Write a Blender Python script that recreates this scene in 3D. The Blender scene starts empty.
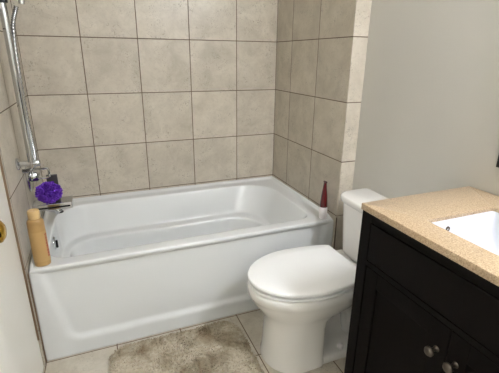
import bpy, bmesh, math, random
from mathutils import Vector, Matrix, noise

scene = bpy.context.scene
COL = scene.collection
PI = math.pi
random.seed(7)

# ------------------------------------------------------------------ camera
cam_data = bpy.data.cameras.new('camera')
cam = bpy.data.objects.new('camera', cam_data)
COL.objects.link(cam)
cam_data.sensor_width = 36.0
cam_data.lens = 376.065 / 499.0 * 36.0
cam_data.clip_start = 0.02
yaw, pit, rol = 0.38447, 0.33219, 0.0097
d = Vector((math.sin(yaw) * math.cos(pit), math.cos(yaw) * math.cos(pit), -math.sin(pit)))
r = Vector((math.cos(yaw), -math.sin(yaw), 0))
u = r.cross(d)
r2 = r * math.cos(rol) + u * math.sin(rol)
u2 = -r * math.sin(rol) + u * math.cos(rol)
m = Matrix((r2, u2, -d)).transposed().to_4x4()
m.translation = Vector((0.34276, -2.41159, 1.32339))
cam.matrix_world = m
scene.camera = cam

# ------------------------------------------------------------------ world, lights, exposure
world = bpy.data.worlds.new('world')
scene.world = world
world.use_nodes = True
world.node_tree.nodes['Background'].inputs[0].default_value = (0.9, 0.95, 1.0, 1)
world.node_tree.nodes['Background'].inputs[1].default_value = 0.05

VANITY_BULB = 122.0       # emission of each bulb of the vanity light
FILL_GLOW = 1.5       # emission of the added ceiling fill lamp's diffuser

scene.view_settings.view_transform = 'Standard'
scene.view_settings.look = 'None'
scene.view_settings.gamma = 1.0
scene.view_settings.use_curve_mapping = False
scene.view_settings.exposure = 1.05
scene.cycles.max_bounces = 10
scene.cycles.diffuse_bounces = 5

# ------------------------------------------------------------------ material helpers
def lin(c):
    def f(v):
        v /= 255.0
        return v / 12.92 if v <= 0.04045 else ((v + 0.055) / 1.055) ** 2.4
    return (f(c[0]), f(c[1]), f(c[2]), 1.0)


def mat(name, rgb, rough=0.5, metal=0.0, spec=0.5, coat=0.0, trans=0.0, sss=0.0):
    mt = bpy.data.materials.new(name)
    mt.use_nodes = True
    b = mt.node_tree.nodes['Principled BSDF']
    b.inputs['Base Color'].default_value = lin(rgb)
    b.inputs['Roughness'].default_value = rough
    b.inputs['Metallic'].default_value = metal
    b.inputs['Specular IOR Level'].default_value = spec
    b.inputs['Coat Weight'].default_value = coat
    b.inputs['Transmission Weight'].default_value = trans
    return mt


class N:
    """small node-building helper"""
    def __init__(self, mt):
        self.t = mt.node_tree
        self.b = self.t.nodes['Principled BSDF']

    def new(self, typ, **kw):
        n = self.t.nodes.new(typ)
        for k, v in kw.items():
            setattr(n, k, v)
        return n

    def link(self, a, b):
        self.t.links.new(a, b)

    def setin(self, sock, v):
        if isinstance(v, (int, float)):
            sock.default_value = v
        else:
            self.link(v, sock)

    def math(self, op, a, b=None, c=None):
        n = self.new('ShaderNodeMath', operation=op)
        self.setin(n.inputs[0], a)
        if b is not None:
            self.setin(n.inputs[1], b)
        if c is not None:
            self.setin(n.inputs[2], c)
        return n.outputs[0]

    def mix(self, fac, a, b, blend='MIX'):
        n = self.new('ShaderNodeMix', data_type='RGBA', blend_type=blend)
        self.setin(n.inputs[0], fac)
        for i, v in ((6, a), (7, b)):
            if isinstance(v, tuple):
                n.inputs[i].default_value = v
            else:
                self.link(v, n.inputs[i])
        return n.outputs[2]

    def ramp(self, fac, stops):
        n = self.new('ShaderNodeValToRGB')
        e = n.color_ramp.elements
        while len(e) > 1:
            e.remove(e[-1])
        for i, (p, c) in enumerate(stops):
            k = e[0] if i == 0 else e.new(p)
            k.position = p
            k.color = c
        self.link(fac, n.inputs[0])
        return n.outputs[0]

    def noise(self, vec, scale, detail=4.0, rough=0.55, dist=0.0):
        n = self.new('ShaderNodeTexNoise')
        self.link(vec, n.inputs['Vector'])
        n.inputs['Scale'].default_value = scale
        n.inputs['Detail'].default_value = detail
        n.inputs['Roughness'].default_value = rough
        n.inputs['Distortion'].default_value = dist
        return n.outputs[0]

    def bump(self, h, strength, dist):
        n = self.new('ShaderNodeBump')
        n.inputs['Strength'].default_value = strength
        n.inputs['Distance'].default_value = dist
        self.link(h, n.inputs['Height'])
        self.link(n.outputs[0], self.b.inputs['Normal'])


def tile_mat(name, axes, offs, pitch, c_lo, c_mid, c_hi, grout, half=0.0021, rough=0.33, seed=0.0):
    """ceramic tiles laid square, joints at offs + k * pitch along two world axes"""
    mt = mat(name, c_mid, rough)
    n = N(mt)
    pos = n.new('ShaderNodeNewGeometry').outputs['Position']
    sep = n.new('ShaderNodeSeparateXYZ')
    n.link(pos, sep.inputs[0])
    masks, cells = [], []
    for ax, off, pi_ in zip(axes, offs, pitch):
        w = n.math('DIVIDE', n.math('SUBTRACT', sep.outputs[ax], off), pi_)
        fl = n.math('FLOOR', n.math('ADD', w, 1e-4))
        fr = n.math('FRACT', n.math('ADD', w, 100.0))
        dist = n.math('MULTIPLY', n.math('MINIMUM', fr, n.math('SUBTRACT', 1.0, fr)), pi_)
        masks.append(dist)
        cells.append(fl)
    dmin = n.math('MINIMUM', masks[0], masks[1])
    mr = n.new('ShaderNodeMapRange', interpolation_type='SMOOTHSTEP')
    n.link(dmin, mr.inputs[0])
    mr.inputs[1].default_value = half * 0.6
    mr.inputs[2].default_value = half * 1.5
    body = mr.outputs[0]
    comb = n.new('ShaderNodeCombineXYZ')
    n.link(cells[0], comb.inputs[0])
    n.link(cells[1], comb.inputs[1])
    comb.inputs[2].default_value = seed
    wn = n.new('ShaderNodeTexWhiteNoise', noise_dimensions='3D')
    n.link(comb.outputs[0], wn.inputs['Vector'])
    # each tile samples another patch of the stone pattern
    sc_ = n.new('ShaderNodeVectorMath', operation='SCALE')
    n.link(wn.outputs['Color'], sc_.inputs[0])
    sc_.inputs['Scale'].default_value = 13.0
    ad = n.new('ShaderNodeVectorMath', operation='ADD')
    n.link(pos, ad.inputs[0])
    n.link(sc_.outputs[0], ad.inputs[1])
    v = ad.outputs[0]
    cloud = n.noise(v, 7.0, 6.0, 0.65, 0.4)
    col = n.ramp(cloud, [(0.30, lin(c_lo)), (0.52, lin(c_mid)), (0.74, lin(c_hi))])
    fine = n.noise(v, 48.0, 6.0, 0.75, 0.8)
    col = n.mix(n.math('MULTIPLY', n.ramp(fine, [(0.50, (0, 0, 0, 1)), (0.66, (1, 1, 1, 1))]), 0.55), col, lin(c_lo))
    pits = n.noise(v, 75.0, 3.0, 0.6, 1.5)
    big = n.noise(v, 9.0, 2.0, 0.5)
    pm = n.math('MULTIPLY', n.ramp(pits, [(0.57, (0, 0, 0, 1)), (0.65, (1, 1, 1, 1))]),
                n.ramp(big, [(0.46, (0, 0, 0, 1)), (0.60, (1, 1, 1, 1))]))
    dark = tuple(x * 0.55 for x in lin(c_lo)[:3]) + (1.0,)
    col = n.mix(n.math('MULTIPLY', pm, 0.6), col, dark)
    tint = n.math('MULTIPLY_ADD', wn.outputs[0], 0.10, 0.95)
    hs = n.new('ShaderNodeHueSaturation')
    n.link(col, hs.inputs['Color'])
    n.link(tint, hs.inputs['Value'])
    gn = n.noise(pos, 30.0, 2.0)
    gcol = n.mix(gn, lin(grout), tuple(x * 1.7 for x in lin(grout)[:3]) + (1.0,))
    col = n.mix(body, gcol, hs.outputs[0])
    n.link(col, n.b.inputs['Base Color'])
    n.link(n.math('MULTIPLY_ADD', body, rough - 0.85, 0.85), n.b.inputs['Roughness'])
    hgt = n.math('SUBTRACT', body, n.math('MULTIPLY', pm, 0.15))
    n.bump(hgt, 0.6, 0.0025)
    return mt


# ------------------------------------------------------------------ dimensions
XR = 1.5046          # right wall of the tub alcove
XW = 1.590           # painted right wall
H = 0.474            # tub rim
FR = -0.81           # tub front
TZ = 0.3064
ZT = 0.8048          # a joint row on the walls
P0 = -0.2156         # first joint on the side walls
WE = -0.826          # end of the alcove walls

M = {}
tile_cols = dict(c_lo=(176, 167, 151), c_mid=(194, 185, 169), c_hi=(207, 199, 184), grout=(84, 68, 54))
M['tile_back'] = tile_mat('stone_tile_back', (0, 2), (0.0, ZT), (0.305, TZ), seed=1.0, **tile_cols)
M['tile_side'] = tile_mat('stone_tile_side', (1, 2), (P0, ZT), (0.305, TZ), seed=2.0, **tile_cols)
M['tile_end'] = tile_mat('stone_tile_end', (0, 2), (0.9, ZT), (5.0, TZ), seed=3.0, **tile_cols)
M['tile_floor'] = tile_mat('stone_tile_floor', (0, 1), (0.0, -0.815), (0.3065, 0.3065),
                           c_lo=(176, 167, 150), c_mid=(194, 186, 170), c_hi=(208, 201, 187),
                           grout=(86, 68, 50), rough=0.38, seed=4.0)


def paint(name, rgb, rough):
    mt = mat(name, rgb, rough)
    n = N(mt)
    pos = n.new('ShaderNodeNewGeometry').outputs['Position']
    n.bump(n.noise(pos, 160.0, 3.0), 0.12, 0.001)
    return mt


M['paint'] = paint('grey_wall_paint', (194, 191, 183), 0.42)
M['white_paint'] = paint('white_door_paint', (232, 229, 220), 0.35)
M['ceiling'] = paint('ceiling_paint', (235, 233, 228), 0.8)
M['caulk'] = mat('brown_joint', (118, 96, 72), 0.8)
M['corner'] = mat('corner_joint', (84, 68, 54), 0.85)
M['acrylic'] = mat('white_acrylic', (222, 224, 223), 0.16, coat=0.3)
M['ceramic'] = mat('white_vitreous_china', (233, 231, 226), 0.12, coat=0.4)
M['lid_plastic'] = mat('white_seat_plastic', (244, 244, 242), 0.24)
M['basin'] = mat('white_basin_china', (206, 207, 214), 0.12, coat=0.3)
M['chrome'] = mat('chrome', (205, 207, 210), 0.10, 1.0)
M['hose'] = mat('braided_steel', (175, 176, 178), 0.25, 1.0)
M['dark_metal'] = mat('dark_metal', (28, 28, 30), 0.35, 0.6)
M['grey_block'] = mat('dark_grey_plastic', (72, 69, 70), 0.4)
M['nickel'] = mat('satin_nickel', (104, 96, 87), 0.42, 1.0)
M['brass'] = mat('polished_brass', (205, 165, 70), 0.16, 1.0)
M['black_frame'] = mat('black_frame', (14, 13, 12), 0.4)
M['mirror'] = mat('mirror_glass', (240, 242, 240), 0.02, 1.0)
M['white_cap'] = mat('white_cap', (226, 222, 222), 0.35)
M['rubber'] = mat('black_rubber', (20, 20, 20), 0.7)


def wood_mat():
    mt = mat('espresso_wood', (15, 12, 10), 0.6, spec=0.06)
    n = N(mt)
    tc = n.new('ShaderNodeTexCoord').outputs['Object']
    mp = n.new('ShaderNodeMapping')
    mp.inputs['Scale'].default_value = (30.0, 30.0, 2.0)
    n.link(tc, mp.inputs[0])
    f = n.noise(mp.outputs[0], 3.0, 5.0, 0.6)
    n.link(n.ramp(f, [(0.3, lin((11, 9, 8))), (0.7, lin((19, 15, 13)))]), n.b.inputs['Base Color'])
    n.bump(f, 0.15, 0.001)
    return mt


M['wood'] = wood_mat()


def stone_mat():
    mt = mat('speckled_tan_stone', (200, 168, 125), 0.28)
    n = N(mt)
    pos = n.new('ShaderNodeNewGeometry').outputs['Position']
    a = n.noise(pos, 330.0, 2.0, 0.6)
    b = n.noise(pos, 190.0, 3.0, 0.6)
    c = n.noise(pos, 12.0, 3.0, 0.5)
    col = n.ramp(b, [(0.32, lin((146, 124, 97))), (0.5, lin((174, 152, 123))), (0.68, lin((190, 170, 142)))])
    col = n.mix(n.ramp(a, [(0.58, (0, 0, 0, 1)), (0.66, (1, 1, 1, 1))]), col, lin((104, 82, 60)))
    col = n.mix(n.ramp(a, [(0.30, (1, 1, 1, 1)), (0.38, (0, 0, 0, 1))]), col, lin((206, 188, 160)))
    col = n.mix(n.math('MULTIPLY', c, 0.25), col, lin((184, 158, 124)))
    n.link(col, n.b.inputs['Base Color'])
    return mt


M['stone'] = stone_mat()


def mat_rug():
    mt = mat('shag_pile', (190, 172, 142), 0.95, spec=0.1)
    n = N(mt)
    tc = n.new('ShaderNodeTexCoord').outputs['Object']
    a = n.noise(tc, 7.0, 5.0, 0.62, 0.5)
    b = n.noise(tc, 55.0, 4.0, 0.7)
    col = n.ramp(a, [(0.36, lin((138, 124, 102))), (0.47, lin((174, 163, 142))), (0.58, lin((200, 191, 172)))])
    col = n.mix(n.math('MULTIPLY', n.ramp(b, [(0.45, (0, 0, 0, 1)), (0.7, (1, 1, 1, 1))]), 0.45), col, lin((128, 112, 90)))
    n.link(col, n.b.inputs['Base Color'])
    return mt


M['rug'] = mat_rug()


def bottle_mat():
    mt = mat('tan_bottle_plastic', (188, 146, 88), 0.32)
    n = N(mt)
    tc = n.new('ShaderNodeTexCoord').outputs['Object']
    a = n.noise(tc, 14.0, 2.0)
    n.link(n.ramp(a, [(0.3, lin((158, 124, 74))), (0.7, lin((178, 144, 92)))]), n.b.inputs['Base Color'])
    return mt


M['tan'] = bottle_mat()
M['tan_cap'] = mat('pale_tan_cap', (204, 172, 120), 0.35)
M['label_tan'] = mat('tan_label', (180, 147, 96), 0.4)
M['label_red'] = mat('red_label_print', (150, 62, 44), 0.4)
M['maroon'] = mat('maroon_plastic', (88, 12, 18), 0.25, coat=0.4)
M['maroon_dark'] = mat('maroon_dark_plastic', (70, 10, 16), 0.3)


def loofah_mat():
    mt = mat('purple_mesh', (92, 42, 178), 0.6, spec=0.3)
    n = N(mt)
    tc = n.new('ShaderNodeTexCoord').outputs['Object']
    a = n.noise(tc, 60.0, 3.0)
    n.link(n.ramp(a, [(0.35, lin((84, 38, 150))), (0.55, lin((122, 66, 196))), (0.75, lin((156, 104, 222)))]),
           n.b.inputs['Base Color'])
    return mt


M['loofah'] = loofah_mat()


def glow(name, rgb, strength):
    mt = mat(name, rgb, 0.4)
    b = mt.node_tree.nodes['Principled BSDF']
    b.inputs['Emission Color'].default_value = lin(rgb)
    b.inputs['Emission Strength'].default_value = strength
    return mt


M['bulb'] = glow('lit_bulb', (242, 246, 255), VANITY_BULB)
M['diffuser'] = glow('fill_diffuser', (242, 246, 255), FILL_GLOW)

# ------------------------------------------------------------------ object helpers
def obj(name, bm, material, parent=None, smooth=True, sub=0, bevel=0.0, angle=35.0):
    me = bpy.data.meshes.new(name)
    bmesh.ops.recalc_face_normals(bm, faces=bm.faces)
    bm.to_mesh(me)
    bm.free()
    if isinstance(material, (list, tuple)):
        for mt in material:
            me.materials.append(mt)
    else:
        me.materials.append(material)
    o = bpy.data.objects.new(name, me)
    COL.objects.link(o)
    if parent:
        o.parent = parent
    if bevel:
        mod = o.modifiers.new('bevel', 'BEVEL')
        mod.width = bevel
        mod.segments = 3
        mod.limit_method = 'ANGLE'
        mod.angle_limit = math.radians(40)
    if sub:
        mod = o.modifiers.new('subdivision', 'SUBSURF')
        mod.levels = sub
        mod.render_levels = sub
    if smooth:
        me.polygons.foreach_set('use_smooth', [True] * len(me.polygons))
        if not sub:
            me.set_sharp_from_angle(angle=math.radians(angle))
    return o


def thing(name, label, cat, loc, group=None):
    o = bpy.data.objects.new(name, None)
    o.empty_display_size = 0.05
    COL.objects.link(o)
    o.location = loc
    o['label'] = label
    o['category'] = cat
    if group:
        o['group'] = group
    return o


def tag(o, label, cat):
    o['label'] = label
    o['category'] = cat
    return o


def struct(o, label=None):
    o['kind'] = 'structure'
    if label:
        o['label'] = label
    return o


def box(bm, x0, x1, y0, y1, z0, z1):
    vs = [bm.verts.new((x, y, z)) for z in (z0, z1) for x, y in ((x0, y0), (x1, y0), (x1, y1), (x0, y1))]
    for f in ((0, 3, 2, 1), (4, 5, 6, 7), (0, 1, 5, 4), (1, 2, 6, 5), (2, 3, 7, 6), (3, 0, 4, 7)):
        bm.faces.new([vs[i] for i in f])
    return vs


def boxbm(*a):
    bm = bmesh.new()
    box(bm, *a)
    return bm


def loft(bm, loops, cap0=False, cap1=False, closed=True):
    rows = [[bm.verts.new(p) for p in lp] for lp in loops]
    n = len(rows[0])
    for a, b in zip(rows, rows[1:]):
        for i in range(n if closed else n - 1):
            j = (i + 1) % n
            bm.faces.new((a[i], a[j], b[j], b[i]))
    if cap0:
        bm.faces.new(rows[0])
    if cap1:
        bm.faces.new(rows[-1])
    return rows


def fan(bm, row, centre):
    c = bm.verts.new(centre)
    n = len(row)
    for i in range(n):
        bm.faces.new((row[i], row[(i + 1) % n], c))


def lathe(bm, prof, n=32, origin=(0, 0, 0), axis='z', sx=1.0, sy=1.0):
    """prof: (radius, height) pairs; axis the direction of height"""
    o = Vector(origin)
    loops = []
    for rad, h in prof:
        lp = []
        for i in range(n):
            a = 2 * PI * i / n
            p = (rad * math.cos(a) * sx, rad * math.sin(a) * sy, h)
            if axis == 'x':
                p = (p[2], p[0], p[1])
            elif axis == '-x':
                p = (-p[2], p[0], p[1])
            elif axis == '-y':
                p = (p[0], -p[2], p[1])
            lp.append(o + Vector(p))
        loops.append(lp)
    loft(bm, loops, prof[0][0] > 1e-5, prof[-1][0] > 1e-5)
    bmesh.ops.remove_doubles(bm, verts=bm.verts, dist=1e-6)


def tube(bm, pts, rad, n=12, cap=True, closed=False):
    pts = [Vector(p) for p in pts]
    loops = []
    nrm = None
    for i, p in enumerate(pts):
        if closed:
            t = (pts[(i + 1) % len(pts)] - pts[i - 1]).normalized()
        else:
            t = (pts[min(i + 1, len(pts) - 1)] - pts[max(i - 1, 0)]).normalized()
        if nrm is None:
            nrm = t.orthogonal().normalized()
        nrm = (nrm - t * nrm.dot(t)).normalized()
        b = t.cross(nrm)
        rr = rad[i] if isinstance(rad, (list, tuple)) else rad
        loops.append([p + (nrm * math.cos(2 * PI * k / n) + b * math.sin(2 * PI * k / n)) * rr for k in range(n)])
    if closed:
        loops.append(loops[0])
    loft(bm, loops, cap and not closed, cap and not closed)
    if closed:
        bmesh.ops.remove_doubles(bm, verts=bm.verts, dist=1e-6)


def smooth_path(pts, n=8):
    """Catmull-Rom through the points"""
    P = [Vector(p) for p in pts]
    P = [P[0] * 2 - P[1]] + P + [P[-1] * 2 - P[-2]]
    out = []
    for i in range(1, len(P) - 2):
        for k in range(n):
            t = k / n
            a, b, c, e = P[i - 1], P[i], P[i + 1], P[i + 2]
            out.append(0.5 * ((2 * b) + (c - a) * t + (2 * a - 5 * b + 4 * c - e) * t * t + (3 * b - a - 3 * c + e) * t ** 3))
    out.append(P[-2])
    return out


def rrect(x0, x1, y0, y1, z, rad, side=10, corner=8):
    """rounded rectangle; rad = single radius or (x0y0, x1y0, x1y1, x0y1)"""
    if not isinstance(rad, (tuple, list)):
        rad = (rad,) * 4
    pts = []
    cs = [(x0, y0, 1, 1, PI), (x1, y0, -1, 1, 1.5 * PI), (x1, y1, -1, -1, 0.0), (x0, y1, 1, -1, 0.5 * PI)]
    arcs = []
    for (cx, cy, sx, sy, a0), rr in zip(cs, rad):
        ox, oy = cx + sx * rr, cy + sy * rr
        arcs.append([(ox + rr * math.cos(a0 + 0.5 * PI * k / corner), oy + rr * math.sin(a0 + 0.5 * PI * k / corner))
                     for k in range(corner + 1)])
    for i in range(4):
        pts += arcs[i]
        a, b = arcs[i][-1], arcs[(i + 1) % 4][0]
        for k in range(1, side):
            t = k / side
            pts.append((a[0] + (b[0] - a[0]) * t, a[1] + (b[1] - a[1]) * t))
    return [(p[0], p[1], z) for p in pts]


# ------------------------------------------------------------------ the room
YF = -3.05
ZC = 2.40
struct(obj('floor', boxbm(-0.12, XW + 0.12, YF - 0.12, 0.12, -0.1, 0.0), M['tile_floor'], smooth=False))
struct(obj('ceiling', boxbm(-0.12, XW + 0.12, YF - 0.12, 0.12, ZC, ZC + 0.1), M['ceiling'], smooth=False))
struct(obj('wall_back', boxbm(-0.12, XW + 0.12, 0.0, 0.12, 0.0, ZC), M['tile_back'], smooth=False))
struct(obj('wall_front', boxbm(-0.12, XW + 0.12, YF - 0.12, YF, 0.0, ZC), M['white_paint'], smooth=False))
TE = -0.835
struct(obj('wall_left', boxbm(-0.12, -0.008, YF, 0.0, 0.0, ZC), M['white_paint'], smooth=False))
struct(obj('wall_left_tile', boxbm(-0.008, 0.0, TE, 0.0, 0.0, ZC), M['tile_side'], smooth=False))
bm = bmesh.new()
box(bm, -0.008, -0.0015, TE - 0.008, TE, 0.15, ZC)
struct(obj('trim_1', bm, M['caulk'], smooth=False), 'brown joint along the edge of the left tiled wall')
struct(obj('trim_2', boxbm(0.0, 0.003, FR - 0.008, FR + 0.004, 0.0, H - 0.012), M['caulk'], smooth=False),
       'brown caulk line between the tub and the left wall')
struct(obj('trim_5', boxbm(XR + 0.0002, XR + 0.0036, WE - 0.0015, WE + 0.004, 0.0, 0.488), M['corner'], smooth=False),
       'dark joint between the tub end and the tiled stub wall')
struct(obj('wall_right', boxbm(XW, XW + 0.12, YF, 0.0, 0.0, ZC), M['paint'], smooth=False))
# tiled stub wall closing the tub alcove on the right
struct(obj('wall_alcove', boxbm(XR, XW, WE + 0.010, 0.0, 0.0, ZC), M['tile_side'], smooth=False))
bm = bmesh.new()
box(bm, XR - 0.0006, XW, WE, WE + 0.010, 0.498, ZC)
box(bm, XR + 0.004, XW, WE + 0.003, WE + 0.010, 0.0, 0.492)
struct(obj('wall_alcove_end', bm, M['tile_end'], bevel=0.002))
bm = bmesh.new()
box(bm, XW - 0.012, XW, -1.49, WE - 0.002, 0.0, 0.10)
struct(obj('baseboard_right', bm, M['white_paint'], bevel=0.003))

for k, (x, w) in enumerate(((0.0, 0.0022), (XR - 0.0022, 0.0022))):
    struct(obj('trim_%d' % (3 + k), boxbm(x, x + w, -0.0022, 0.0, H, ZC), M['corner'], smooth=False),
           'dark grout joint in the corner of the tiled alcove')

# open door lying along the left wall
bm = bmesh.new()
box(bm, 0.006, 0.041, -2.20, -1.385, 0.012, 2.03)
door = struct(obj('door_1', bm, M['white_paint'], bevel=0.002), 'white door standing open along the left wall')
bm = bmesh.new()
lathe(bm, [(0.034, 0.0), (0.034, 0.003), (0.030, 0.007), (0.020, 0.011), (0.013, 0.014), (0.012, 0.030), (0.017, 0.034),
           (0.026, 0.042), (0.029, 0.052), (0.026, 0.062), (0.016, 0.069), (0.0, 0.071)], 40, (0.041, -1.452, 0.930), 'x')
o = obj('door_knob', bm, M['brass'], door, angle=60)
o['label'] = 'round polished brass door knob'
bm = bmesh.new()
box(bm, 0.012, 0.035, -1.3855, -1.384, 0.88, 0.97)
obj('latch_plate', bm, M['brass'], door)

# ------------------------------------------------------------------ bathtub
tub = thing('bathtub', 'white alcove bathtub with recessed front panel below the tiled walls', 'bathtub', (0.752, -0.405, 0.0))
tub_inv = Matrix.Translation((-0.752, 0.405, 0.0))


def local(bm, inv):
    bmesh.ops.transform(bm, matrix=inv, verts=bm.verts)
    return bm


bm = bmesh.new()
G = 0.0015
S, Cn = 14, 8


def outer(inset, zwall, yfront, zfront):
    lp = rrect(G + inset, XR - G - inset, yfront, -G - inset, zwall, 0.004, S, Cn)
    return [(x, y, zfront if y < yfront + 0.0045 else zwall) for x, y, z in lp]


loops = [
    outer(0.0, 0.40, -0.800, 0.444),
    outer(0.0, 0.470, -0.806, 0.4555),
    outer(0.001, 0.487, -0.8085, 0.459),
    outer(0.006, 0.491, -0.8085, 0.4695),
    outer(0.014, 0.490, -0.806, H - 0.0005),
    outer(0.021, 0.479, -0.796, H + 0.0005),
    outer(0.026, 0.4755, -0.790, H + 0.0005),
]
rad = (0.10, 0.075, 0.20, 0.17)


def inner(z, x0, x1, y0, y1, k=1.0):
    return rrect(x0, x1, y0, y1, z, tuple(a * k for a in rad), S, Cn)


loops += [
    inner(H + 0.0005, 0.056, 1.408, -0.745, -0.083),
    inner(H - 0.0005, 0.060, 1.404, -0.741, -0.087),
    inner(H - 0.004, 0.0635, 1.400, -0.738, -0.091),
    inner(H - 0.010, 0.0650, 1.397, -0.7365, -0.093),
    inner(0.400, 0.071, 1.354, -0.729, -0.117),
    inner(0.312, 0.082, 1.304, -0.721, -0.147, 0.95),
    inner(0.308, 0.083, 1.301, -0.720, -0.149, 0.94),
    inner(0.304, 0.087, 1.295, -0.716, -0.154, 0.93),
    inner(0.302, 0.096, 1.285, -0.708, -0.164, 0.9),
    inner(0.299, 0.112, 1.260, -0.696, -0.192, 0.86),
    inner(0.297, 0.117, 1.252, -0.692, -0.199, 0.85),
    inner(0.292, 0.121, 1.246, -0.689, -0.204, 0.84),
    inner(0.285, 0.123, 1.242, -0.688, -0.207, 0.83),
    inner(0.140, 0.145, 1.185, -0.672, -0.235, 0.78),
    inner(0.105, 0.170, 1.150, -0.650, -0.262, 0.72),
    inner(0.092, 0.215, 1.090, -0.610, -0.310, 0.6),
    inner(0.090, 0.35, 0.95, -0.52, -0.40, 0.2),
]
rows = loft(bm, loops, False, True)
tub_body = obj('basin', local(bm, tub_inv), M['acrylic'], tub, sub=1)

# apron with a recessed, rounded panel
bm = bmesh.new()
nx, nz = 110, 44
x0, x1 = 0.002, XR - 0.002


def sdf_panel(x, z):
    # rounded trapezoid: sides lean outwards towards the top, corners rounded
    t = max(0.0, min(1.0, (z - 0.09) / 0.34))
    left = 0.118 - 0.072 * t
    right = XR - 0.118 + 0.072 * t
    cx, hx = 0.5 * (left + right), 0.5 * (right - left)
    cz, hz = 0.5 * (0.085 + 0.56), 0.5 * (0.56 - 0.085)
    rr = 0.045
    qx, qz = abs(x - cx) - hx + rr, abs(z - cz) - hz + rr
    return math.hypot(max(qx, 0), max(qz, 0)) + min(max(qx, qz), 0) - rr


grid = []
for j in range(nz + 1):
    row = []
    z = 0.456 * j / nz
    for i in range(nx + 1):
        x = x0 + (x1 - x0) * i / nx
        s = sdf_panel(x, z)
        t = max(0.0, min(1.0, (0.012 - s) / 0.030))
        t = t * t * (3 - 2 * t)
        row.append(bm.verts.new((x, -0.800 + 0.014 * t, z)))
    grid.append(row)
for j in range(nz):
    for i in range(nx):
        bm.faces.new((grid[j][i], grid[j][i + 1], grid[j + 1][i + 1], grid[j + 1][i]))
apron = obj('apron', local(bm, tub_inv), M['acrylic'], tub, sub=1)
md = apron.modifiers.new('thickness', 'SOLIDIFY')
md.thickness = 0.012
md.offset = 0.0

bm = bmesh.new()
lathe(bm, [(0.034, 0.0), (0.034, 0.004), (0.030, 0.008), (0.012, 0.010), (0.0, 0.010)], 32, (0.068, -0.470, 0.425), 'x')
ov = obj('overflow_plate', local(bm, tub_inv), M['chrome'], tub, angle=60)
bm = bmesh.new()
box(bm, 0.076, 0.086, -0.476, -0.464, 0.400, 0.440)
lv = obj('trip_lever', local(bm, tub_inv), M['dark_metal'], ov, bevel=0.003)
bm = bmesh.new()
lathe(bm, [(0.038, 0.0), (0.038, 0.003), (0.030, 0.006), (0.0, 0.004)], 32, (0.40, -0.45, 0.0895))
obj('drain', local(bm, tub_inv), M['chrome'], tub, angle=60)

# ------------------------------------------------------------------ toilet
toilet = thing('toilet', 'white two-piece toilet with closed lid between tub and vanity', 'toilet', (1.15, -1.145, 0.0))
t_inv = Matrix.Translation((-1.15, 1.145, 0.0))
CY = -1.147


def egg(xf, xb, hw, z, n=48, e_back=5.0, mid=0.52):
    """outline: round nose at xf, squarer end at xb"""
    xm = xf + (xb - xf) * mid
    pts = []
    for i in range(n):
        a = 2 * PI * i / n
        c, s = math.cos(a), math.sin(a)
        if c < 0:
            e = 2.05
            L = xm - xf
        else:
            e = e_back
            L = xb - xm
        x = xm + L * math.copysign(abs(c) ** (2.0 / e), c)
        y = CY + hw * math.copysign(abs(s) ** (2.0 / (2.05 if c < 0 else max(2.05, e * 0.62))), s)
        pts.append((x, y, z))
    return pts


def lid_outline(xf, xb, hw, wb, z, n=30):
    """seat outline: half ellipse nose, sides closing in a little to a straight hinge edge"""
    xm = xf + 0.262
    pts = []
    for i in range(n + 1):
        a = PI / 2 + PI * i / n
        pts.append((xm + (xm - xf) * math.cos(a), CY + hw * math.sin(a), z))
    k = 10
    rr = 0.009
    side = []
    for i in range(1, k + 1):
        t = i / k
        w = hw + (wb - hw) * (t * t)
        side.append((xm + (xb - rr - xm) * t, w))
    arc = [(xb - rr + rr * math.sin(q), wb - rr * (1 - math.cos(q))) for q in (PI / 6, PI / 3, PI / 2)]
    full = side + arc
    pts += [(x, CY - w, z) for x, w in full]
    m = 8
    wl = full[-1][1]
    for i in range(1, m):
        pts.append((xb, CY - wl + 2 * wl * i / m, z))
    pts += [(x, CY + w, z) for x, w in reversed(full)]
    return pts


def shrink(lp, dd, z, cx):
    out = []
    for x, y, _ in lp:
        v = Vector((x - cx, y - CY))
        l = v.length
        v *= (l - dd) / l
        out.append((cx + v.x, CY + v.y, z))
    return out


bm = bmesh.new()
spec = [  # z, front, back, half width, back squareness
    (0.000, 0.930, 1.182, 0.144, 9.0, 0.55),
    (0.012, 0.930, 1.184, 0.145, 9.0, 0.55),
    (0.030, 0.935, 1.184, 0.140, 9.0, 0.55),
    (0.100, 0.939, 1.184, 0.137, 9.0, 0.55),
    (0.200, 0.941, 1.184, 0.136, 9.0, 0.55),
    (0.240, 0.934, 1.196, 0.140, 8.0, 0.55),
    (0.270, 0.914, 1.250, 0.153, 5.5, 0.52),
    (0.300, 0.894, 1.335, 0.170, 4.5, 0.50),
    (0.330, 0.874, 1.372, 0.178, 4.5, 0.50),
    (0.348, 0.868, 1.376, 0.181, 4.5, 0.50),
    (0.354, 0.862, 1.378, 0.184, 4.5, 0.50),
    (0.384, 0.860, 1.378, 0.185, 4.5, 0.50),
    (0.392, 0.864, 1.374, 0.181, 4.5, 0.50),
]
rows = loft(bm, [egg(a, b, w, z, 48, e, md_) for z, a, b, w, e, md_ in spec], True, True)
bowl = obj('bowl', local(bm, t_inv), M['ceramic'], toilet, angle=70)

# rear shelf that carries the tank
bm = bmesh.new()
loft(bm, [rrect(1.33, 1.55, CY - 0.11, CY + 0.11, 0.30, 0.03, 6, 5),
          rrect(1.33, 1.565, CY - 0.15, CY + 0.15, 0.345, 0.03, 6, 5),
          rrect(1.34, 1.572, CY - 0.168, CY + 0.168, 0.378, 0.03, 6, 5),
          rrect(1.345, 1.568, CY - 0.164, CY + 0.164, 0.386, 0.03, 6, 5)], True, True)
obj('tank_shelf', local(bm, t_inv), M['ceramic'], toilet, angle=50)
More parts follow.
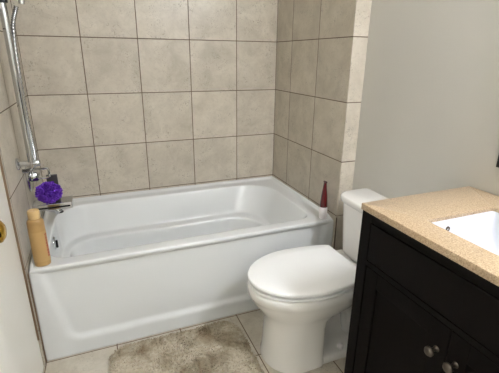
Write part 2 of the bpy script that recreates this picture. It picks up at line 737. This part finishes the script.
# trapway seen behind the front column
bm = bmesh.new()
tube(bm, smooth_path([(1.13, CY, 0.16), (1.19, CY, 0.20), (1.27, CY, 0.235), (1.36, CY, 0.20), (1.41, CY, 0.12), (1.42, CY, 0.03)], 6),
     [0.048 + 0.008 * math.sin(i * 0.3) for i in range(31)], 20)
obj('trapway', local(bm, t_inv), M['ceramic'], toilet)
bm = bmesh.new()
loft(bm, [rrect(1.12, 1.46, CY - 0.134, CY + 0.134, 0.0, 0.045, 6, 6),
          rrect(1.12, 1.462, CY - 0.135, CY + 0.135, 0.008, 0.045, 6, 6),
          rrect(1.12, 1.452, CY - 0.128, CY + 0.128, 0.024, 0.042, 6, 6),
          rrect(1.12, 1.440, CY - 0.116, CY + 0.116, 0.031, 0.040, 6, 6)], True, True)
foot = obj('foot', local(bm, t_inv), M['ceramic'], toilet, angle=50)
for s in (-1, 1):
    bm = bmesh.new()
    lathe(bm, [(0.015, 0.0), (0.015, 0.010), (0.012, 0.017), (0.006, 0.021), (0.0, 0.022)], 20, (1.285, CY + s * 0.100, 0.0305))
    obj('bolt_cap', local(bm, t_inv), M['white_cap'], foot)

base = lid_outline(0.860, 1.350, 0.190, 0.157, 0)
bm = bmesh.new()
loft(bm, [shrink(base, 0.060, 0.3923, 1.12), shrink(base, 0.060, 0.3970, 1.12), shrink(base, 0.005, 0.3975, 1.12), shrink(base, 0.002, 0.403, 1.12),
          shrink(base, 0.003, 0.4080, 1.12), shrink(base, 0.007, 0.4092, 1.12)], True, True)
obj('seat', local(bm, t_inv), M['lid_plastic'], toilet, angle=60)
bm = bmesh.new()
lo = [shrink(base, 0.085, 0.4093, 1.12), shrink(base, 0.085, 0.4188, 1.12), shrink(base, 0.002, 0.4192, 1.12), shrink(base, 0.000, 0.423, 1.12),
      shrink(base, 0.000, 0.431, 1.12), shrink(base, 0.003, 0.4355, 1.12), shrink(base, 0.009, 0.4376, 1.12),
      shrink(base, 0.060, 0.4388, 1.12)]
rows = loft(bm, lo, True, False)
fan(bm, rows[-1], (1.12, CY, 0.4394))
lid = obj('lid', local(bm, t_inv), M['lid_plastic'], toilet, angle=22)
for s in (-1, 1):
    bm = bmesh.new()
    box(bm, 1.328, 1.352, CY + s * 0.075 - 0.022, CY + s * 0.075 + 0.022, 0.3925, 0.4225)
    obj('hinge', local(bm, t_inv), M['lid_plastic'], toilet, bevel=0.005)

TY = CY - 0.020
bm = bmesh.new()
rt = (0.075, 0.02, 0.02, 0.075)


def tank_loop(x0, x1, hw, z, k=1.0):
    return rrect(x0, x1, TY - hw, TY + hw, z, (0.07 * k, 0.018, 0.018, 0.07 * k), 8, 8)


loft(bm, [tank_loop(1.430, 1.560, 0.165, 0.386, 0.7), tank_loop(1.415, 1.572, 0.182, 0.395, 0.9), tank_loop(1.410, 1.576, 0.190, 0.42),
          tank_loop(1.402, 1.578, 0.206, 0.655), tank_loop(1.402, 1.578, 0.206, 0.662)], True, True)
tank = obj('tank', local(bm, t_inv), M['ceramic'], toilet, angle=60)
bm = bmesh.new()
rows = loft(bm, [tank_loop(1.398, 1.580, 0.209, 0.662), tank_loop(1.392, 1.583, 0.215, 0.667), tank_loop(1.390, 1.584, 0.217, 0.689),
                 tank_loop(1.393, 1.582, 0.214, 0.695), tank_loop(1.400, 1.576, 0.207, 0.6975)], True, True)
obj('tank_lid', local(bm, t_inv), M['ceramic'], toilet, angle=60)
bm = bmesh.new()
lathe(bm, [(0.014, 0.0), (0.014, 0.006), (0.007, 0.010), (0.007, 0.018), (0.0, 0.018)], 20, (1.405, TY - 0.13, 0.61), '-x')
lever = obj('flush_lever', local(bm, t_inv), M['chrome'], tank)

# ------------------------------------------------------------------ vanity
FX = 1.112            # front plane of the cabinet frame
VY0, VY1 = -2.261, -1.4975
VM = -1.8790
van = thing('vanity_cabinet', 'dark espresso wooden vanity cabinet under the tan stone countertop', 'cabinet', (1.35, VM, 0.0))
v_inv = Matrix.Translation((-1.35, -VM, 0.0))


def vpart(name, bm, mt, parent=van, **kw):
    return obj(name, local(bm, v_inv), mt, parent, **kw)


ZTOP = 0.857
bm = bmesh.new()
box(bm, FX + 0.02, XW - 0.002, VY0, VY0 + 0.018, 0.0, ZTOP)
box(bm, FX + 0.02, XW - 0.002, VY1 - 0.018, VY1, 0.0, ZTOP)
box(bm, FX + 0.02, XW - 0.002, VY0 + 0.018, VY1 - 0.018, 0.10, 0.118)
box(bm, XW - 0.012, XW - 0.002, VY0 + 0.018, VY1 - 0.018, 0.118, ZTOP)
box(bm, FX + 0.07, FX + 0.085, VY0 + 0.018, VY1 - 0.018, 0.0, 0.10)
vpart('carcass', bm, M['wood'], bevel=0.001)
bm = bmesh.new()
for a, b in ((VY1 - 0.045, VY1), (VY0, VY0 + 0.045)):
    box(bm, FX, FX + 0.02, a, b, 0.0, ZTOP)
box(bm, FX, FX + 0.02, VY0 + 0.045, VY1 - 0.045, 0.829, ZTOP)
box(bm, FX, FX + 0.02, VY0 + 0.045, VY1 - 0.045, 0.676, 0.694)
box(bm, FX, FX + 0.02, VY0 + 0.045, VY1 - 0.045, 0.085, 0.115)
vpart('face_frame', bm, M['wood'], bevel=0.0015)


def framed(name, y0, y1, z0, z1, sw, rw, parent=van, depth=0.007):
    """a front with a raised frame around a sunk flat panel"""
    b_ = bmesh.new()
    xf, xb = FX + 0.002, FX + 0.019
    box(b_, xf, xb, y0, y0 + sw, z0, z1)
    box(b_, xf, xb, y1 - sw, y1, z0, z1)
    box(b_, xf, xb, y0 + sw, y1 - sw, z1 - rw, z1)
    box(b_, xf, xb, y0 + sw, y1 - sw, z0, z0 + rw)
    fr = vpart(name, b_, M['wood'], parent, bevel=0.002)
    b_ = bmesh.new()
    box(b_, xf + depth, xb - 0.002, y0 + sw - 0.002, y1 - sw + 0.002, z0 + rw - 0.002, z1 - rw + 0.002)
    vpart('panel', b_, M['wood'], fr, bevel=0.001)
    return fr


# flat false drawer front across the top
bm = bmesh.new()
box(bm, FX - 0.001, FX + 0.018, VY0 + 0.048, VY1 - 0.048, 0.697, 0.826)
vpart('drawer_front', bm, M['wood'], bevel=0.0025)
for y0, y1, ky in ((VY0 + 0.048, VM - 0.0015, VM - 0.030), (VM + 0.0015, VY1 - 0.048, VM + 0.030)):
    fr = framed('door', y0, y1, 0.118, 0.673, 0.055, 0.057)
    bm = bmesh.new()
    lathe(bm, [(0.009, 0.0), (0.006, 0.004), (0.005, 0.016), (0.009, 0.019), (0.0130, 0.023), (0.0140, 0.028), (0.0110, 0.0325), (0.0, 0.034)],
          28, (FX + 0.002, ky, 0.590), '-x')
    k = vpart('knob', bm, M['nickel'], fr, angle=60)
    k['label'] = 'round satin nickel knob'

# countertop with a rectangular cut-out
CX0, CX1, CY0, CY1 = 1.1065, XW - 0.001, -2.275, -1.4935
HX0, HX1, HY0, HY1 = 1.197, 1.478, VM - 0.205, VM + 0.205
bm = bmesh.new()
S2 = 6
zt, zb = 0.8795, 0.8585
zs = 0.867
oc = lambda i, z: rrect(CX0 + i, CX1 - i * 0.2, CY0 + i, CY1 - i, z, 0.003, S2, 4)
ic = lambda i, z: rrect(HX0 - i, HX1 + i, HY0 - i, HY1 + i, z, 0.012, S2, 4)
lp = [ic(0, zs), ic(0.025, zs), ic(0.026, zb), oc(0, zb), oc(0, zt - 0.003), oc(0.001, zt - 0.001), oc(0.003, zt), ic(0.002, zt), ic(0.0, zt - 0.002), ic(0, zs)]
loft(bm, lp)
bmesh.ops.remove_doubles(bm, verts=bm.verts, dist=1e-6)
counter = tag(obj('countertop', bm, M['stone'], angle=30), 'speckled tan stone countertop on the dark vanity', 'countertop')

# undermount basin
sink = thing('sink', 'white rectangular undermount basin set into the tan countertop', 'sink', (0.5 * (HX0 + HX1), VM, zs))
s_inv = Matrix.Translation((-0.5 * (HX0 + HX1), -VM, -zs))
bm = bmesh.new()
q = lambda i, z, rr: rrect(HX0 + i, HX1 - i, HY0 + i, HY1 - i, z, rr, S2, 6)
loft(bm, [q(-0.018, zs - 0.012, 0.03), q(-0.018, zs - 0.0005, 0.03), q(-0.001, zs - 0.0005, 0.014), q(0.0, zs - 0.003, 0.015), q(0.003, zs - 0.03, 0.020), q(0.010, zs - 0.09, 0.030),
          q(0.020, zs - 0.112, 0.034), q(0.045, zs - 0.124, 0.03), q(0.09, zs - 0.129, 0.02)], False, True)
sb = obj('basin', local(bm, s_inv), M['basin'], sink, angle=60)
md = sb.modifiers.new('thickness', 'SOLIDIFY')
md.thickness = 0.008
md.offset = -1
bm = bmesh.new()
lathe(bm, [(0.022, 0.0), (0.022, 0.003), (0.015, 0.004), (0.0, 0.002)], 24, (0.5 * (HX0 + HX1), VM, zs - 0.129))
obj('drain', local(bm, s_inv), M['chrome'], sink)
bm = bmesh.new()
lathe(bm, [(0.008, -0.004), (0.008, 0.002), (0.005, 0.003), (0.004, 0.0), (0.0, 0.0)], 20, (1.288, HY1 - 0.003, zs - 0.030), '-y')
ofl = obj('overflow_ring', local(bm, s_inv), M['nickel'], sink)
ofl['label'] = 'small metal overflow ring'

# tap behind the basin, outside the photograph's edge
tap = thing('faucet', 'chrome single-lever faucet behind the white basin', 'faucet', (1.535, VM, zt))
f_inv = Matrix.Translation((-1.535, -VM, -zt))
bm = bmesh.new()
lathe(bm, [(0.026, 0.0), (0.026, 0.006), (0.020, 0.010), (0.018, 0.11), (0.014, 0.118), (0.0, 0.12)], 28, (1.535, VM, zt))
obj('body', local(bm, f_inv), M['chrome'], tap)
bm = bmesh.new()
tube(bm, smooth_path([(1.535, VM, zt + 0.085), (1.49, VM, zt + 0.105), (1.44, VM, zt + 0.10), (1.425, VM, zt + 0.075)], 6), 0.011, 16)
obj('spout', local(bm, f_inv), M['chrome'], tap)
bm = bmesh.new()
tube(bm, [(1.535, VM, zt + 0.118), (1.545, VM, zt + 0.150), (1.552, VM, zt + 0.175)], [0.008, 0.007, 0.006], 14)
obj('lever', local(bm, f_inv), M['chrome'], tap)

# mirror on the right wall
mir = thing('wall_mirror', 'black framed mirror on the grey wall above the countertop', 'mirror', (XW, VM - 0.02, 0.985))
mm = Matrix.Translation((-XW, -VM + 0.02, -0.985))
MY0, MY1, MZ0, MZ1 = -2.620, -1.590, 0.980, 1.78
bm = bmesh.new()
fw, ft = 0.022, 0.022
box(bm, XW - ft, XW - 0.001, MY0, MY1, MZ0, MZ0 + fw)
box(bm, XW - ft, XW - 0.001, MY0, MY1, MZ1 - fw, MZ1)
box(bm, XW - ft, XW - 0.001, MY0, MY0 + fw, MZ0 + fw, MZ1 - fw)
box(bm, XW - ft, XW - 0.001, MY1 - fw, MY1, MZ0 + fw, MZ1 - fw)
obj('frame', local(bm, mm), M['black_frame'], mir, bevel=0.002)
bm = bmesh.new()
box(bm, XW - 0.010, XW - 0.004, MY0 + fw - 0.003, MY1 - fw + 0.003, MZ0 + fw - 0.003, MZ1 - fw + 0.003)
obj('glass', local(bm, mm), M['mirror'], mir)

# vanity light above the mirror
LY, LZ = -2.41, 2.15
vl = thing('vanity_light', 'wall light with three lit globes above the mirror', 'lamp', (XW, LY, LZ))
lm = Matrix.Translation((-XW, -LY, -LZ))
bm = bmesh.new()
box(bm, XW - 0.025, XW - 0.001, LY - 0.24, LY + 0.24, LZ - 0.04, LZ + 0.04)
obj('backplate', local(bm, lm), M['chrome'], vl, bevel=0.006)
for k in (-1, 0, 1):
    y = LY + 0.16 * k
    bm = bmesh.new()
    tube(bm, [(XW - 0.02, y, LZ), (XW - 0.075, y, LZ)], 0.014, 14)
    arm = obj('arm', local(bm, lm), M['chrome'], vl)
    bm = bmesh.new()
    bmesh.ops.create_uvsphere(bm, u_segments=20, v_segments=12, radius=0.050,
                              matrix=Matrix.Translation((XW - 0.118, y, LZ)))
    obj('bulb', local(bm, lm), M['bulb'], arm)

# fill lamp on the ceiling, added out of view to brighten the room
cl = thing('ceiling_fill', 'added round fill lamp on the ceiling, out of view', 'lamp', (1.15, -1.98, ZC))
cm = Matrix.Translation((-1.15, 1.98, -ZC))
bm = bmesh.new()
lathe(bm, [(0.0, -0.001), (0.17, -0.001), (0.17, -0.022), (0.155, -0.026), (0.0, -0.026)], 40, (1.15, -1.98, ZC))
obj('rim', local(bm, cm), M['nickel'], cl)
bm = bmesh.new()
lathe(bm, [(0.150, -0.026), (0.148, -0.036), (0.120, -0.060), (0.070, -0.076), (0.0, -0.082)], 32, (1.15, -1.98, ZC))
obj('diffuser', local(bm, cm), M['diffuser'], cl)

# ------------------------------------------------------------------ shower fittings on the left wall
BX, BY = 0.0570, -0.605
bar = thing('shower_bar', 'chrome vertical shower rail with braided hose on the left tiled wall', 'shower rail', (0.0, BY, 0.89))
b_inv = Matrix.Translation((0.0, -BY, -0.89))
bm = bmesh.new()
tube(bm, [(BX, BY, 0.862), (BX, BY, 0.866), (BX, BY, 1.95), (BX, BY, 1.955)], [0.012, 0.0142, 0.0142, 0.012], 24)
obj('pole', local(bm, b_inv), M['chrome'], bar)
for z in (0.880, 1.93):
    bm = bmesh.new()
    lathe(bm, [(0.026, 0.0005), (0.026, 0.006), (0.020, 0.010), (0.0125, 0.013), (0.011, 0.050), (0.014, 0.056), (0.0145, 0.086), (0.010, 0.090), (0.0, 0.091)],
          28, (0.0, BY, z), 'x')
    obj('bracket', local(bm, b_inv), M['chrome'], bar, angle=50)
bm = bmesh.new()
lathe(bm, [(0.014, -0.028), (0.020, -0.026), (0.020, 0.026), (0.014, 0.028)], 24, (BX, BY, 1.535))
sl = obj('slider', local(bm, b_inv), M['dark_metal'], bar, angle=50)
bm = bmesh.new()
tube(bm, [(BX, BY, 1.535), (BX + 0.052, BY - 0.013, 1.55)], [0.014, 0.011], 16)
obj('holder', local(bm, b_inv), M['chrome'], sl)
# hose hanging beside the pole
bm = bmesh.new()
hp = smooth_path([(BX + 0.044, BY + 0.012, 1.50), (BX + 0.018, BY + 0.024, 1.42), (BX + 0.009, BY + 0.025, 1.25), (BX + 0.009, BY + 0.025, 1.05),
                  (BX + 0.012, BY + 0.026, 0.93), (BX + 0.004, BY + 0.040, 0.865), (0.035, -0.545, 0.835), (0.006, -0.535, 0.830)], 40)
tube(bm, hp, [0.0082 + 0.0011 * math.sin(i * 1.6) for i in range(len(hp))], 12)
hose = obj('hose', local(bm, b_inv), M['hose'], bar)
hose['label'] = 'braided steel hose'
# hand shower in the holder, above the picture
HX_, HY_ = BX + 0.072, BY - 0.019
hs = thing('hand_shower', 'chrome hand shower in the holder of the rail', 'hand shower', (HX_, HY_, 1.55))
h_inv = Matrix.Translation((-HX_, -HY_, -1.55))
bm = bmesh.new()
tube(bm, smooth_path([(HX_ - 0.004, HY_, 1.505), (HX_, HY_, 1.56), (HX_ + 0.012, HY_, 1.66), (HX_ + 0.03, HY_, 1.72)], 6), 0.011, 16)
obj('handle', local(bm, h_inv), M['chrome'], hs)
bm = bmesh.new()
lathe(bm, [(0.0, 0.012), (0.030, 0.010), (0.046, 0.0), (0.046, -0.008), (0.040, -0.010), (0.0, -0.010)], 28, (0, 0, 0))
bmesh.ops.transform(bm, matrix=Matrix.Translation((HX_ + 0.055, HY_, 1.735)) @ Matrix.Rotation(-0.6, 4, 'Y'), verts=bm.verts)
obj('head', local(bm, h_inv), M['chrome'], hs)

# tub filler: flat spout shelf, valve with a square loop lever
SY = -0.400
valve = thing('tub_faucet', 'chrome tub faucet with flat wide spout on the left tiled wall', 'faucet', (0.0, SY, 0.625))
w_inv = Matrix.Translation((0.0, -SY, -0.625))
bm = bmesh.new()
box(bm, 0.001, 0.178, SY - 0.065, SY + 0.032, 0.600, 0.633)
shelf = obj('spout_shelf', local(bm, w_inv), M['chrome'], valve, bevel=0.004)
bm = bmesh.new()
box(bm, 0.012, 0.168, SY - 0.0665, SY - 0.064, 0.611, 0.618)
o = obj('reflection_strip', local(bm, w_inv), M['dark_metal'], shelf)  # dark reflection along the chrome front, put in as a dark strip
bm = bmesh.new()
lathe(bm, [(0.036, 0.0), (0.036, 0.006), (0.026, 0.010), (0.020, 0.012), (0.0, 0.012)], 28, (0.001, SY, 0.60), 'x')
obj('flange', local(bm, w_inv), M['chrome'], valve)
bm = bmesh.new()
tube(bm, smooth_path([(0.06, SY - 0.01, 0.600), (0.095, SY - 0.012, 0.588), (0.112, SY - 0.012, 0.570)], 6), [0.022] * 12 + [0.019], 20)
outl = obj('outlet', local(bm, w_inv), M['chrome'], valve)
bm = bmesh.new()
lathe(bm, [(0.0165, 0.0), (0.0165, 0.004), (0.0, 0.004)], 20, (0.112, SY - 0.012, 0.5655))
obj('aerator', local(bm, w_inv), M['dark_metal'], outl)
bm = bmesh.new()
lathe(bm, [(0.075, 0.0005), (0.075, 0.005), (0.068, 0.010), (0.030, 0.014), (0.028, 0.040), (0.024, 0.044), (0.0, 0.044)], 36, (0.0, SY, 0.765), 'x')
esc = obj('escutcheon', local(bm, w_inv), M['chrome'], valve, angle=50)
bm = bmesh.new()
ly = SY - 0.020
loop = []
for cx_, cz_, a0 in ((0.085, 0.795, 0), (0.030, 0.795, 1), (0.030, 0.765, 2), (0.085, 0.765, 3)):
    for k in range(5):
        a = (a0 + k / 4.0) * PI / 2
        loop.append((cx_ + 0.008 * math.cos(a), ly, cz_ + 0.008 * math.sin(a)))
tube(bm, loop, 0.0055, 10, closed=True)
tube(bm, [(0.044, SY, 0.775), (0.044, ly, 0.772)], 0.010, 12)
o = obj('lever', local(bm, w_inv), M['chrome'], esc)
o['label'] = 'square chrome loop lever'
# unidentified grey block standing on the shelf behind the sponge
bm = bmesh.new()
loft(bm, [rrect(0.072, 0.122, SY + 0.013, SY + 0.030, z, 0.006, 4, 4) for z in (0.6335, 0.638, 0.70, 0.752, 0.757)], True, True)
tag(obj('dark_grey_block', bm, M['grey_block'], bevel=0.002), 'small dark grey block standing behind the purple bath puff', 'unidentified')

# bath puff: a ball of ruffled mesh ribbons
bm = bmesh.new()
PC = Vector((0.0, 0.0, 0.0))
rnd = random.Random(3)
PR = 0.057
core = bmesh.ops.create_icosphere(bm, subdivisions=3, radius=PR * 0.72)
for v in core['verts']:
    v.co *= 1.0 + 0.12 * noise.noise(v.co * 60)
ga = PI * (3 - math.sqrt(5))
NP = 230
for i in range(NP):
    zz = 1 - 2 * (i + 0.5) / NP
    rr = math.sqrt(1 - zz * zz)
    nrm = Vector((rr * math.cos(i * ga), rr * math.sin(i * ga), zz))
    t1 = nrm.orthogonal().normalized()
    t1.rotate(Matrix.Rotation(rnd.uniform(0, 2 * PI), 3, nrm))
    t2 = nrm.cross(t1)
    L = rnd.uniform(0.011, 0.018)
    ns = 10
    ph = rnd.uniform(0, 6)
    lo_, hi_ = [], []
    hmax = PR * rnd.uniform(0.94, 1.08)
    for k in range(ns + 1):
        s = (k / ns - 0.5) * 2 * L
        w = 0.0048 * math.sin(ph + k * 1.5)
        arch = 1 - 0.35 * (2 * k / ns - 1) ** 2
        lo_.append(nrm * PR * 0.60 + t1 * s * 0.7 + t2 * w * 0.3)
        hi_.append(nrm * hmax * arch + t1 * s + t2 * w * 1.3)
    loft(bm, [lo_, [a.lerp(b, 0.6) for a, b in zip(lo_, hi_)], hi_], closed=False)
puff = obj('bath_puff', bm, M['loofah'], sub=1)
puff.scale = (1.05, 0.90, 0.93)
puff.location = (0.082, SY - 0.050, 0.6335 + PR * 0.985)
tag(puff, 'purple mesh bath puff on the chrome tub spout', 'bath sponge')

# ------------------------------------------------------------------ bottles on the tub rim
bt = thing('body_wash_bottle', 'tan body wash bottle on the left front corner of the tub', 'bottle', (0.056, -0.772, H + 0.002))
bm = bmesh.new()
prof = [(0.0285, 0.0), (0.0310, 0.003), (0.0320, 0.010), (0.0325, 0.165), (0.0320, 0.196), (0.0295, 0.206), (0.0250, 0.211), (0.0205, 0.213), (0.0, 0.213)]
lathe(bm, prof, 40, sx=1.0, sy=0.80)
body = obj('body', bm, M['tan'], bt, angle=60)
bm = bmesh.new()
lathe(bm, [(0.0220, 0.2135), (0.0228, 0.215), (0.0228, 0.243), (0.0205, 0.249), (0.0, 0.249)], 32)
obj('cap', bm, M['tan_cap'], bt, angle=40)
bm = bmesh.new()
# wrap label on the front of the body, with a strip of red print at its right edge
def arcband(bm, r, a0, a1, z0, z1, n=14, sy=0.80):
    A = [(r * math.cos(a0 + (a1 - a0) * k / n), r * sy * math.sin(a0 + (a1 - a0) * k / n), z0) for k in range(n + 1)]
    B = [(x, y, z1) for x, y, _ in A]
    loft(bm, [A, B], closed=False)
arcband(bm, 0.0328, math.radians(-150), math.radians(5), 0.022, 0.158)
lab = obj('label', bm, M['label_tan'], body)
bm = bmesh.new()
zz = 0.040
rnd = random.Random(5)
while zz < 0.145:
    hgt = rnd.uniform(0.004, 0.011)
    arcband(bm, 0.0331, math.radians(-34), math.radians(-14 + rnd.uniform(-4, 8)), zz, zz + hgt, 4)
    zz += hgt + 0.003
obj('label_print', bm, M['label_red'], lab)

rb = thing('lotion_tube', 'maroon tapered tube on a white cap at the right end of the tub rim', 'bottle', (1.452, -0.768, H + 0.001))
bm = bmesh.new()
lathe(bm, [(0.021, 0.0), (0.0225, 0.003), (0.0225, 0.060), (0.0195, 0.066), (0.0, 0.066)], 32)
obj('cap', bm, M['white_cap'], rb, angle=40)
bm = bmesh.new()
loops = []
for k in range(12):
    t = k / 11.0
    z = 0.066 + 0.140 * t
    rx = 0.0205 * (1 - t) + 0.0045 * t
    ry = 0.0205 * (1 - t) + 0.0120 * t
    rx *= 1.0 + 0.22 * math.sin(PI * t)
    loops.append([(rx * math.cos(2 * PI * i / 28), ry * math.sin(2 * PI * i / 28), z) for i in range(28)])
loft(bm, loops, True, True)
tb = obj('tube', bm, M['maroon'], rb, angle=50)
bm = bmesh.new()
box(bm, -0.0048, 0.0048, -0.0120, 0.0120, 0.2055, 0.214)
obj('crimp', bm, M['maroon_dark'], tb, bevel=0.001)

# ------------------------------------------------------------------ bath mat
RX0, RX1, RY0, RY1 = 0.262, 0.898, -1.42, -0.842
rug = bmesh.new()
rcx, rcy = 0.5 * (RX0 + RX1), 0.5 * (RY0 + RY1)
hx, hy = 0.5 * (RX1 - RX0), 0.5 * (RY1 - RY0)


def rug_sdf(x, y):
    rr = 0.09
    qx, qy = abs(x) - hx + rr, abs(y) - hy + rr
    return math.hypot(max(qx, 0), max(qy, 0)) + min(max(qx, qy), 0) - rr


nx, ny = 90, 82
vs = {}
for j in range(ny + 1):
    for i in range(nx + 1):
        x, y = -hx + 2 * hx * i / nx, -hy + 2 * hy * j / ny
        s = rug_sdf(x, y) + 0.006 * noise.noise(Vector((x * 18, y * 18, 0)))
        if s < 0.002:
            e = min(1.0, max(0.0, -s / 0.025)) ** 0.5
            z = 0.004 + e * (0.013 + 0.004 * noise.noise(Vector((x * 9, y * 9, 1))) + 0.003 * noise.noise(Vector((x * 60, y * 60, 2))))
            vs[i, j] = rug.verts.new((x, y, z))
for j in range(ny):
    for i in range(nx):
        k = [(i, j), (i + 1, j), (i + 1, j + 1), (i, j + 1)]
        if all(a in vs for a in k):
            rug.faces.new([vs[a] for a in k])
rnd = random.Random(11)
for n_ in range(15000):
    x, y = rnd.uniform(-hx, hx), rnd.uniform(-hy, hy)
    s = rug_sdf(x, y) + 0.006 * noise.noise(Vector((x * 18, y * 18, 0)))
    if s > 0.0:
        continue
    e = min(1.0, max(0.0, -s / 0.025)) ** 0.5
    z = 0.002 + e * 0.011
    L = 0.012 + 0.005 * noise.noise(Vector((x * 14, y * 14, 5)))
    fl = Vector((noise.noise(Vector((x * 7, y * 7, 8))), noise.noise(Vector((x * 7, y * 7, 14))), 0)) * 1.4
    dr = (Vector((rnd.uniform(-0.7, 0.7), rnd.uniform(-0.7, 0.7), 1.0)) + fl).normalized()
    w = Vector((rnd.uniform(-1, 1), rnd.uniform(-1, 1), 0)).normalized() * 0.0021
    p = Vector((x, y, z))
    a, b = rug.verts.new(p - w), rug.verts.new(p + w)
    mpt = p + dr * L * 0.6
    c1, c2 = rug.verts.new(mpt + w * 0.9), rug.verts.new(mpt - w * 0.9)
    tip = rug.verts.new(p + dr * L + Vector((fl.x, fl.y, -0.2)) * 0.003)
    rug.faces.new((a, b, c1, c2))
    rug.faces.new((c2, c1, tip))
me = bpy.data.meshes.new('bath_mat')
rug.to_mesh(me)
rug.free()
me.materials.append(M['rug'])
me.polygons.foreach_set('use_smooth', [True] * len(me.polygons))
bmat = bpy.data.objects.new('bath_mat', me)
COL.objects.link(bmat)
bmat.location = (rcx, rcy, 0.0)
tag(bmat, 'worn beige shaggy bath mat on the floor in front of the tub', 'bath mat')
